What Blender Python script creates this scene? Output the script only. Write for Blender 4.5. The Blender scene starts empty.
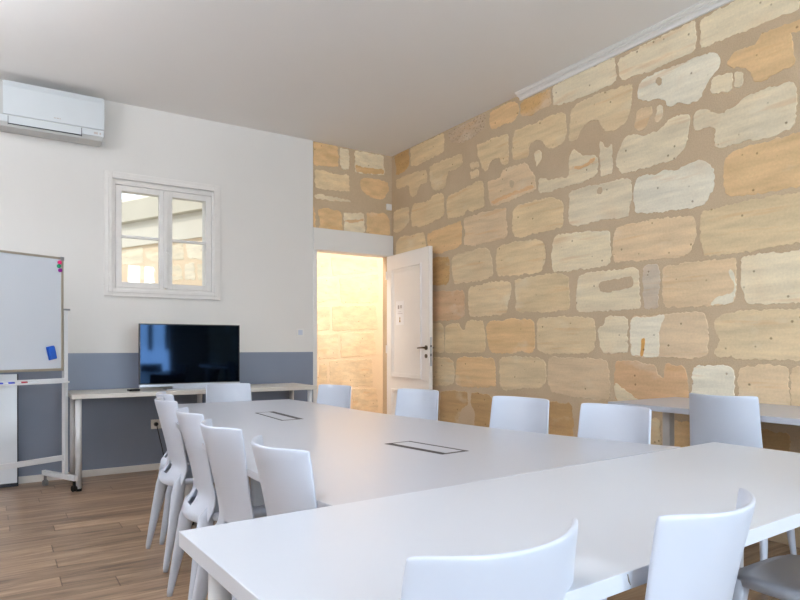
import bpy, bmesh, math, random, json
from mathutils import Vector, Matrix
R = math.radians
scene = bpy.context.scene
col = scene.collection
D = 6.014      # room side face of the wall with the window
W = 3.776      # room side face of the stone wall
CEIL = 3.29

# ------------------------------------------------------------------ helpers
def lin(c):
    return tuple(((v / 255) / 12.92 if v / 255 <= .04045 else ((v / 255 + .055) / 1.055) ** 2.4) for v in c)

def principled(name):
    m = bpy.data.materials.new(name); m.use_nodes = True
    nt = m.node_tree; return m, nt, nt.nodes['Principled BSDF']

def node(nt, kind, **kw):
    n = nt.nodes.new(kind)
    for k, v in kw.items(): setattr(n, k, v)
    return n

def simple(name, rgb, rough=.5, metal=0., noise=.03, scale=8., bump=0., coat=0., spec=.5):
    m, nt, b = principled(name)
    b.inputs['Roughness'].default_value = rough; b.inputs['Metallic'].default_value = metal
    b.inputs['Specular IOR Level'].default_value = spec
    if coat: b.inputs['Coat Weight'].default_value = coat; b.inputs['Coat Roughness'].default_value = .1
    tc = node(nt, 'ShaderNodeTexCoord'); no = node(nt, 'ShaderNodeTexNoise')
    no.inputs['Scale'].default_value = scale; no.inputs['Detail'].default_value = 5
    nt.links.new(tc.outputs['Object'], no.inputs['Vector'])
    r = node(nt, 'ShaderNodeValToRGB'); c = lin(rgb)
    r.color_ramp.elements[0].position = .3; r.color_ramp.elements[1].position = .7
    r.color_ramp.elements[0].color = tuple(v * (1 - noise) for v in c) + (1,)
    r.color_ramp.elements[1].color = tuple(min(1, v * (1 + noise)) for v in c) + (1,)
    nt.links.new(no.outputs['Fac'], r.inputs['Fac']); nt.links.new(r.outputs['Color'], b.inputs['Base Color'])
    if bump:
        bp = node(nt, 'ShaderNodeBump'); bp.inputs['Strength'].default_value = bump; bp.inputs['Distance'].default_value = .004
        n2 = node(nt, 'ShaderNodeTexNoise'); n2.inputs['Scale'].default_value = scale * 12; n2.inputs['Detail'].default_value = 4
        nt.links.new(tc.outputs['Object'], n2.inputs['Vector'])
        nt.links.new(n2.outputs['Fac'], bp.inputs['Height']); nt.links.new(bp.outputs['Normal'], b.inputs['Normal'])
    return m

M = {}
M['plaster'] = simple('plaster_white', (222, 219, 215), .75, noise=.02, scale=1.4, bump=.15)
M['ceiling'] = simple('ceiling_paint', (232, 230, 228), .8, noise=.015, scale=.8)
M['greypaint'] = simple('grey_blue_paint', (126, 135, 153), .45, noise=.04, scale=2.2, bump=.1)
M['trim'] = simple('painted_wood', (226, 223, 219), .4, noise=.02, scale=3)
M['doorpaint'] = simple('door_paint', (242, 236, 230), .38, noise=.02, scale=3)
M['windowpaint'] = simple('window_paint', (226, 222, 218), .5, noise=.03, scale=12, bump=.1)
M['crack'] = simple('dark_joint', (120, 112, 105), .8)
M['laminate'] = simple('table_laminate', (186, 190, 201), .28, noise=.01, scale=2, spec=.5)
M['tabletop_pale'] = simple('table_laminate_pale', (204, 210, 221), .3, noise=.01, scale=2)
M['melamine'] = simple('side_laminate', (205, 201, 194), .35, noise=.015, scale=3)
M['plastic'] = simple('moulded_plastic', (196, 203, 217), .3, noise=.01, scale=3)
M['steel_white'] = simple('white_steel', (214, 216, 220), .35, noise=.02)
M['steel_grey'] = simple('grey_steel', (150, 152, 156), .35, metal=.5, noise=.02)
M['legsteel'] = simple('silver_leg', (182, 178, 174), .35, metal=.3, noise=.02)
M['alu'] = simple('aluminium_edge', (170, 164, 152), .4, metal=.6, noise=.04)
M['board'] = simple('whiteboard_enamel', (205, 212, 222), .12, noise=.01, scale=1.5)
M['panelwhite'] = simple('pale_panel', (222, 226, 232), .15, noise=.03, scale=2)
M['black'] = simple('black_plastic', (12, 12, 14), .35, noise=.05)
M['darkgroove'] = simple('dark_groove', (38, 38, 48), .5, noise=.05)
M['screen'] = simple('glossy_screen', (2, 2, 3), .05, noise=.05, spec=.25)
M['silver'] = simple('silver_bar', (196, 200, 208), .28, metal=.7, noise=.02)
M['acwhite'] = simple('unit_white', (203, 208, 211), .35, noise=.01)
M['acgrey'] = simple('unit_grey', (186, 186, 184), .5, noise=.02)
M['brass'] = simple('handle_nickel', (120, 108, 94), .3, metal=.9, noise=.05)
M['paper'] = simple('paper', (252, 248, 246), .7, noise=.01)
M['ink'] = simple('printed_grey', (186, 175, 170), .7)
M['gold'] = simple('printed_gold', (176, 138, 74), .7)
M['pink'] = simple('magnet_pink', (226, 40, 120), .35)
M['green'] = simple('magnet_green', (16, 150, 104), .35)
M['purple'] = simple('magnet_purple', (140, 20, 140), .35)
M['blue'] = simple('eraser_blue', (22, 88, 190), .6, noise=.08, scale=30)
M['penblue'] = simple('pen_blue', (40, 70, 200), .4)
M['penred'] = simple('pen_red', (176, 50, 70), .4)
M['concrete'] = simple('courtyard_render', (214, 208, 194), .8, noise=.03, scale=2)
M['eave'] = simple('cream_eave', (214, 208, 192), .8, noise=.04, scale=2)
M['ground'] = simple('courtyard_ground', (170, 165, 155), .9, noise=.08, scale=3)

def glass_mat():
    m = bpy.data.materials.new('window_glass'); m.use_nodes = True; nt = m.node_tree
    nt.nodes.clear(); out = node(nt, 'ShaderNodeOutputMaterial')
    tr = node(nt, 'ShaderNodeBsdfTransparent'); gl = node(nt, 'ShaderNodeBsdfGlossy'); gl.inputs['Roughness'].default_value = .02
    tr.inputs['Color'].default_value = (.97, .98, .97, 1)
    fr = node(nt, 'ShaderNodeFresnel'); fr.inputs['IOR'].default_value = 1.45
    mx = node(nt, 'ShaderNodeMixShader'); nt.links.new(fr.outputs[0], mx.inputs[0])
    nt.links.new(tr.outputs[0], mx.inputs[1]); nt.links.new(gl.outputs[0], mx.inputs[2]); nt.links.new(mx.outputs[0], out.inputs[0])
    return m
M['glass'] = glass_mat()
M['screen'].node_tree.nodes['Principled BSDF'].inputs['Specular Tint'].default_value = (.25, .5, 1, 1)

def mortar_mat(nm='sandy_mortar', lo=(193, 169, 139), hi=(207, 184, 154)):
    m, nt, b = principled(nm); b.inputs['Roughness'].default_value = .92; b.inputs['Specular IOR Level'].default_value = .2
    tc = node(nt, 'ShaderNodeTexCoord')
    n1 = node(nt, 'ShaderNodeTexNoise'); n1.inputs['Scale'].default_value = 2.2; n1.inputs['Detail'].default_value = 8; n1.inputs['Roughness'].default_value = .6
    n2 = node(nt, 'ShaderNodeTexNoise'); n2.inputs['Scale'].default_value = 130; n2.inputs['Detail'].default_value = 4
    nt.links.new(tc.outputs['Object'], n1.inputs['Vector']); nt.links.new(tc.outputs['Object'], n2.inputs['Vector'])
    r = node(nt, 'ShaderNodeValToRGB'); r.color_ramp.elements[0].position = .3; r.color_ramp.elements[1].position = .7
    r.color_ramp.elements[0].color = (*lin(lo), 1); r.color_ramp.elements[1].color = (*lin(hi), 1)
    nt.links.new(n1.outputs['Fac'], r.inputs['Fac'])
    mr = node(nt, 'ShaderNodeMapRange'); mr.inputs['From Min'].default_value = .3; mr.inputs['From Max'].default_value = .7
    mr.inputs['To Min'].default_value = .93; mr.inputs['To Max'].default_value = 1.07
    nt.links.new(n2.outputs['Fac'], mr.inputs['Value'])
    mx = node(nt, 'ShaderNodeMix', data_type='RGBA', blend_type='MULTIPLY'); mx.inputs['Factor'].default_value = 1
    nt.links.new(r.outputs['Color'], mx.inputs['A']); nt.links.new(mr.outputs['Result'], mx.inputs['B'])
    nt.links.new(mx.outputs['Result'], b.inputs['Base Color'])
    bp = node(nt, 'ShaderNodeBump'); bp.inputs['Strength'].default_value = .3; bp.inputs['Distance'].default_value = .004
    nt.links.new(n2.outputs['Fac'], bp.inputs['Height']); nt.links.new(bp.outputs['Normal'], b.inputs['Normal'])
    return m
M['mortar'] = mortar_mat(); M['pale_mortar'] = mortar_mat('pale_mortar', (222, 200, 172), (231, 210, 182))

def stone_mat():
    # limestone: tint comes per stone from the colour attribute; bedding streaks, veins and pits are the stone's own
    m, nt, b = principled('limestone_blocks'); b.inputs['Roughness'].default_value = .85; b.inputs['Specular IOR Level'].default_value = .25
    L = nt.links
    tc = node(nt, 'ShaderNodeTexCoord'); at = node(nt, 'ShaderNodeAttribute', attribute_name='tint')
    def noise(scale, vec, detail=5, rough=.55):
        mp = node(nt, 'ShaderNodeMapping'); mp.inputs['Scale'].default_value = vec
        L.new(tc.outputs['Object'], mp.inputs['Vector'])
        n = node(nt, 'ShaderNodeTexNoise'); n.inputs['Scale'].default_value = scale; n.inputs['Detail'].default_value = detail; n.inputs['Roughness'].default_value = rough
        L.new(mp.outputs['Vector'], n.inputs['Vector']); return n
    def rng(src, a, bb, c, d):
        r = node(nt, 'ShaderNodeMapRange'); r.inputs['From Min'].default_value = a; r.inputs['From Max'].default_value = bb
        r.inputs['To Min'].default_value = c; r.inputs['To Max'].default_value = d; L.new(src, r.inputs['Value']); return r.outputs['Result']
    def mix(fac, A, B, mode='MIX'):
        x = node(nt, 'ShaderNodeMix', data_type='RGBA', blend_type=mode)
        if isinstance(fac, float): x.inputs['Factor'].default_value = fac
        else: L.new(fac, x.inputs['Factor'])
        for s, v in (('A', A), ('B', B)):
            if isinstance(v, tuple): x.inputs[s].default_value = v
            else: L.new(v, x.inputs[s])
        return x.outputs['Result']
    bed = noise(7, (1, .35, 2.6), 6); blotch = noise(3.2, (1, 1, 1.4), 4); fine = noise(70, (1, 1, 1), 4)
    c = mix(1.0, at.outputs['Color'], rng(bed.outputs['Fac'], .3, .7, .85, 1.10), 'MULTIPLY')
    c = mix(1.0, c, rng(fine.outputs['Fac'], .3, .7, .95, 1.05), 'MULTIPLY')
    c = mix(rng(blotch.outputs['Fac'], .55, .75, 0, .22), c, (*lin((222, 182, 138)), 1), 'MIX')
    vein = noise(4.5, (1, .3, 3.2), 3)
    c = mix(rng(vein.outputs['Fac'], .60, .68, 0, .34), c, (*lin((216, 172, 122)), 1), 'MIX')
    pale = noise(2.4, (1, 1, 1.8), 5)
    c = mix(rng(pale.outputs['Fac'], .58, .72, 0, .45), c, (*lin((232, 222, 200)), 1), 'MIX')
    vo = node(nt, 'ShaderNodeTexVoronoi'); vo.inputs['Scale'].default_value = 11; vo.inputs['Randomness'].default_value = 1
    L.new(tc.outputs['Object'], vo.inputs['Vector'])
    pit = rng(vo.outputs['Distance'], .05, .11, 1, 0)
    c = mix(pit, c, mix(1.0, c, (.55, .5, .45, 1), 'MULTIPLY'))
    rough = node(nt, 'ShaderNodeSeparateColor'); L.new(at.outputs['Alpha'], rough.inputs[0])
    vo2 = node(nt, 'ShaderNodeTexVoronoi'); vo2.inputs['Scale'].default_value = 40; L.new(tc.outputs['Object'], vo2.inputs['Vector'])
    p2 = node(nt, 'ShaderNodeMath', operation='MULTIPLY'); L.new(rng(vo2.outputs['Distance'], .2, .32, 1, 0), p2.inputs[0])
    inv = node(nt, 'ShaderNodeMath', operation='SUBTRACT'); inv.inputs[0].default_value = 1; L.new(at.outputs['Alpha'], inv.inputs[1])
    L.new(inv.outputs[0], p2.inputs[1])
    c = mix(p2.outputs[0], c, mix(1.0, c, (.5, .45, .4, 1), 'MULTIPLY'))
    L.new(c, b.inputs['Base Color'])
    bp = node(nt, 'ShaderNodeBump'); bp.inputs['Strength'].default_value = .45; bp.inputs['Distance'].default_value = .008
    add = node(nt, 'ShaderNodeMath', operation='SUBTRACT'); L.new(bed.outputs['Fac'], add.inputs[0]); L.new(pit, add.inputs[1])
    L.new(add.outputs[0], bp.inputs['Height']); L.new(bp.outputs['Normal'], b.inputs['Normal'])
    return m
M['stone'] = stone_mat()

def floor_mat():
    m, nt, b = principled('oak_planks'); L = nt.links; b.inputs['Roughness'].default_value = .33
    def math_(op, a, bb=None):
        n = node(nt, 'ShaderNodeMath', operation=op)
        for i, v in enumerate((a, bb)):
            if v is None: continue
            if isinstance(v, (int, float)): n.inputs[i].default_value = v
            else: L.new(v, n.inputs[i])
        return n.outputs[0]
    tc = node(nt, 'ShaderNodeTexCoord'); sp = node(nt, 'ShaderNodeSeparateXYZ'); L.new(tc.outputs['Object'], sp.inputs[0])
    X, Y = sp.outputs[0], sp.outputs[1]
    PW, PL = .145, 1.28
    row = math_('FLOOR', math_('DIVIDE', Y, PW)); fy = math_('FRACT', math_('DIVIDE', Y, PW))
    wn = node(nt, 'ShaderNodeTexWhiteNoise', noise_dimensions='1D'); L.new(row, wn.inputs['W'])
    xs = math_('ADD', math_('DIVIDE', X, PL), math_('MULTIPLY', wn.outputs['Value'], 7.3))
    cl = math_('FLOOR', xs); fx = math_('FRACT', xs)
    cb = node(nt, 'ShaderNodeCombineXYZ'); L.new(row, cb.inputs[0]); L.new(cl, cb.inputs[1])
    w2 = node(nt, 'ShaderNodeTexWhiteNoise', noise_dimensions='3D'); L.new(cb.outputs[0], w2.inputs['Vector'])
    gv = node(nt, 'ShaderNodeCombineXYZ'); L.new(math_('MULTIPLY', X, 1.2), gv.inputs[0]); L.new(math_('MULTIPLY', Y, 11.), gv.inputs[1]); L.new(math_('MULTIPLY', w2.outputs['Value'], 20), gv.inputs[2])
    g = node(nt, 'ShaderNodeTexNoise'); g.inputs['Scale'].default_value = 1.6; g.inputs['Detail'].default_value = 8; g.inputs['Roughness'].default_value = .62; g.inputs['Distortion'].default_value = .6
    L.new(gv.outputs[0], g.inputs['Vector'])
    r = node(nt, 'ShaderNodeValToRGB'); e = r.color_ramp.elements
    e[0].position = .27; e[0].color = (*lin((78, 62, 50)), 1); e[1].position = .72; e[1].color = (*lin((186, 160, 134)), 1)
    k = e.new(.42); k.color = (*lin((138, 113, 92)), 1); k = e.new(.56); k.color = (*lin((162, 136, 111)), 1)
    L.new(g.outputs['Fac'], r.inputs['Fac'])
    tint = math_('ADD', math_('MULTIPLY', w2.outputs['Value'], .42), .78)
    mx = node(nt, 'ShaderNodeMix', data_type='RGBA', blend_type='MULTIPLY'); mx.inputs['Factor'].default_value = 1
    L.new(r.outputs['Color'], mx.inputs['A']); L.new(tint, mx.inputs['B'])
    ey = math_('MINIMUM', fy, math_('SUBTRACT', 1, fy)); ex = math_('MINIMUM', fx, math_('SUBTRACT', 1, fx))
    gap = math_('MAXIMUM', math_('LESS_THAN', ey, .014), math_('LESS_THAN', ex, .0022))
    m2 = node(nt, 'ShaderNodeMix', data_type='RGBA', blend_type='MULTIPLY'); L.new(math_('MULTIPLY', gap, .7), m2.inputs['Factor'])
    L.new(mx.outputs['Result'], m2.inputs['A']); m2.inputs['B'].default_value = (.25, .2, .16, 1)
    L.new(m2.outputs['Result'], b.inputs['Base Color'])
    bp = node(nt, 'ShaderNodeBump'); bp.inputs['Strength'].default_value = .15; bp.inputs['Distance'].default_value = .002
    L.new(math_('SUBTRACT', g.outputs['Fac'], gap), bp.inputs['Height']); L.new(bp.outputs['Normal'], b.inputs['Normal'])
    return m
M['floor'] = floor_mat()

def obj(name, bm, mat, parent=None, smooth=False, bevel=0., loc=None):
    me = bpy.data.meshes.new(name)
    bmesh.ops.recalc_face_normals(bm, faces=bm.faces); bm.to_mesh(me); bm.free()
    o = bpy.data.objects.new(name, me); col.objects.link(o)
    for x in (mat if isinstance(mat, (list, tuple)) else [mat]): me.materials.append(M[x])
    if parent: o.parent = parent
    if loc: o.location = loc
    if bevel:
        bv = o.modifiers.new('bevel', 'BEVEL'); bv.width = bevel; bv.segments = 2; bv.limit_method = 'ANGLE'; bv.angle_limit = R(40)
    if smooth or bevel:
        for p in me.polygons: p.use_smooth = bool(smooth)
    return o

def B(): return bmesh.new()
def box(bm, x0, x1, y0, y1, z0, z1, mi=0):
    v = [bm.verts.new(p) for p in ((x0, y0, z0), (x1, y0, z0), (x1, y1, z0), (x0, y1, z0), (x0, y0, z1), (x1, y0, z1), (x1, y1, z1), (x0, y1, z1))]
    fs = []
    for q in ((0, 3, 2, 1), (4, 5, 6, 7), (0, 1, 5, 4), (1, 2, 6, 5), (2, 3, 7, 6), (3, 0, 4, 7)):
        f = bm.faces.new([v[i] for i in q]); f.material_index = mi; fs.append(f)
    return v
def tube(bm, pts, radii, seg=12, cap=True):
    # pts centre line, radii a number or (rx, ry) each
    rings = []
    n = len(pts)
    for i, p in enumerate(pts):
        p = Vector(p); a = Vector(pts[max(i - 1, 0)]); c = Vector(pts[min(i + 1, n - 1)])
        t = (c - a).normalized(); ref = Vector((1, 0, 0)) if abs(t.x) < .8 else Vector((0, 1, 0))
        u = (ref - t * ref.dot(t)).normalized(); w = t.cross(u)
        r = radii[i] if isinstance(radii, (list, tuple)) else radii
        rx, ry = r if isinstance(r, (list, tuple)) else (r, r)
        rings.append([bm.verts.new(p + u * rx * math.cos(k * 2 * math.pi / seg) + w * ry * math.sin(k * 2 * math.pi / seg)) for k in range(seg)])
    for a, b in zip(rings, rings[1:]):
        for k in range(seg): bm.faces.new((a[k], a[(k + 1) % seg], b[(k + 1) % seg], b[k]))
    if cap: bm.faces.new(rings[0][::-1]); bm.faces.new(rings[-1])
def prism(bm, poly, z0, z1, mi=0):
    a = [bm.verts.new((x, y, z0)) for x, y in poly]; b = [bm.verts.new((x, y, z1)) for x, y in poly]
    fs = [bm.faces.new(a[::-1]), bm.faces.new(b)]
    for i in range(len(poly)): fs.append(bm.faces.new((a[i], a[(i + 1) % len(a)], b[(i + 1) % len(a)], b[i])))
    for f in fs: f.material_index = mi
def empty(name, loc, rz, label, cat, group=None, scale=1.):
    o = bpy.data.objects.new(name, None); col.objects.link(o); o.location = loc; o.rotation_euler.z = rz; o.scale = (scale,) * 3
    o.empty_display_size = .1
    return tag(o, label, cat, group)
def tag(o, label, cat, group=None):
    o['label'] = label; o['category'] = cat
    if group: o['group'] = group
    return o
def struct(o):
    o['kind'] = 'structure'; return o

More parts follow.
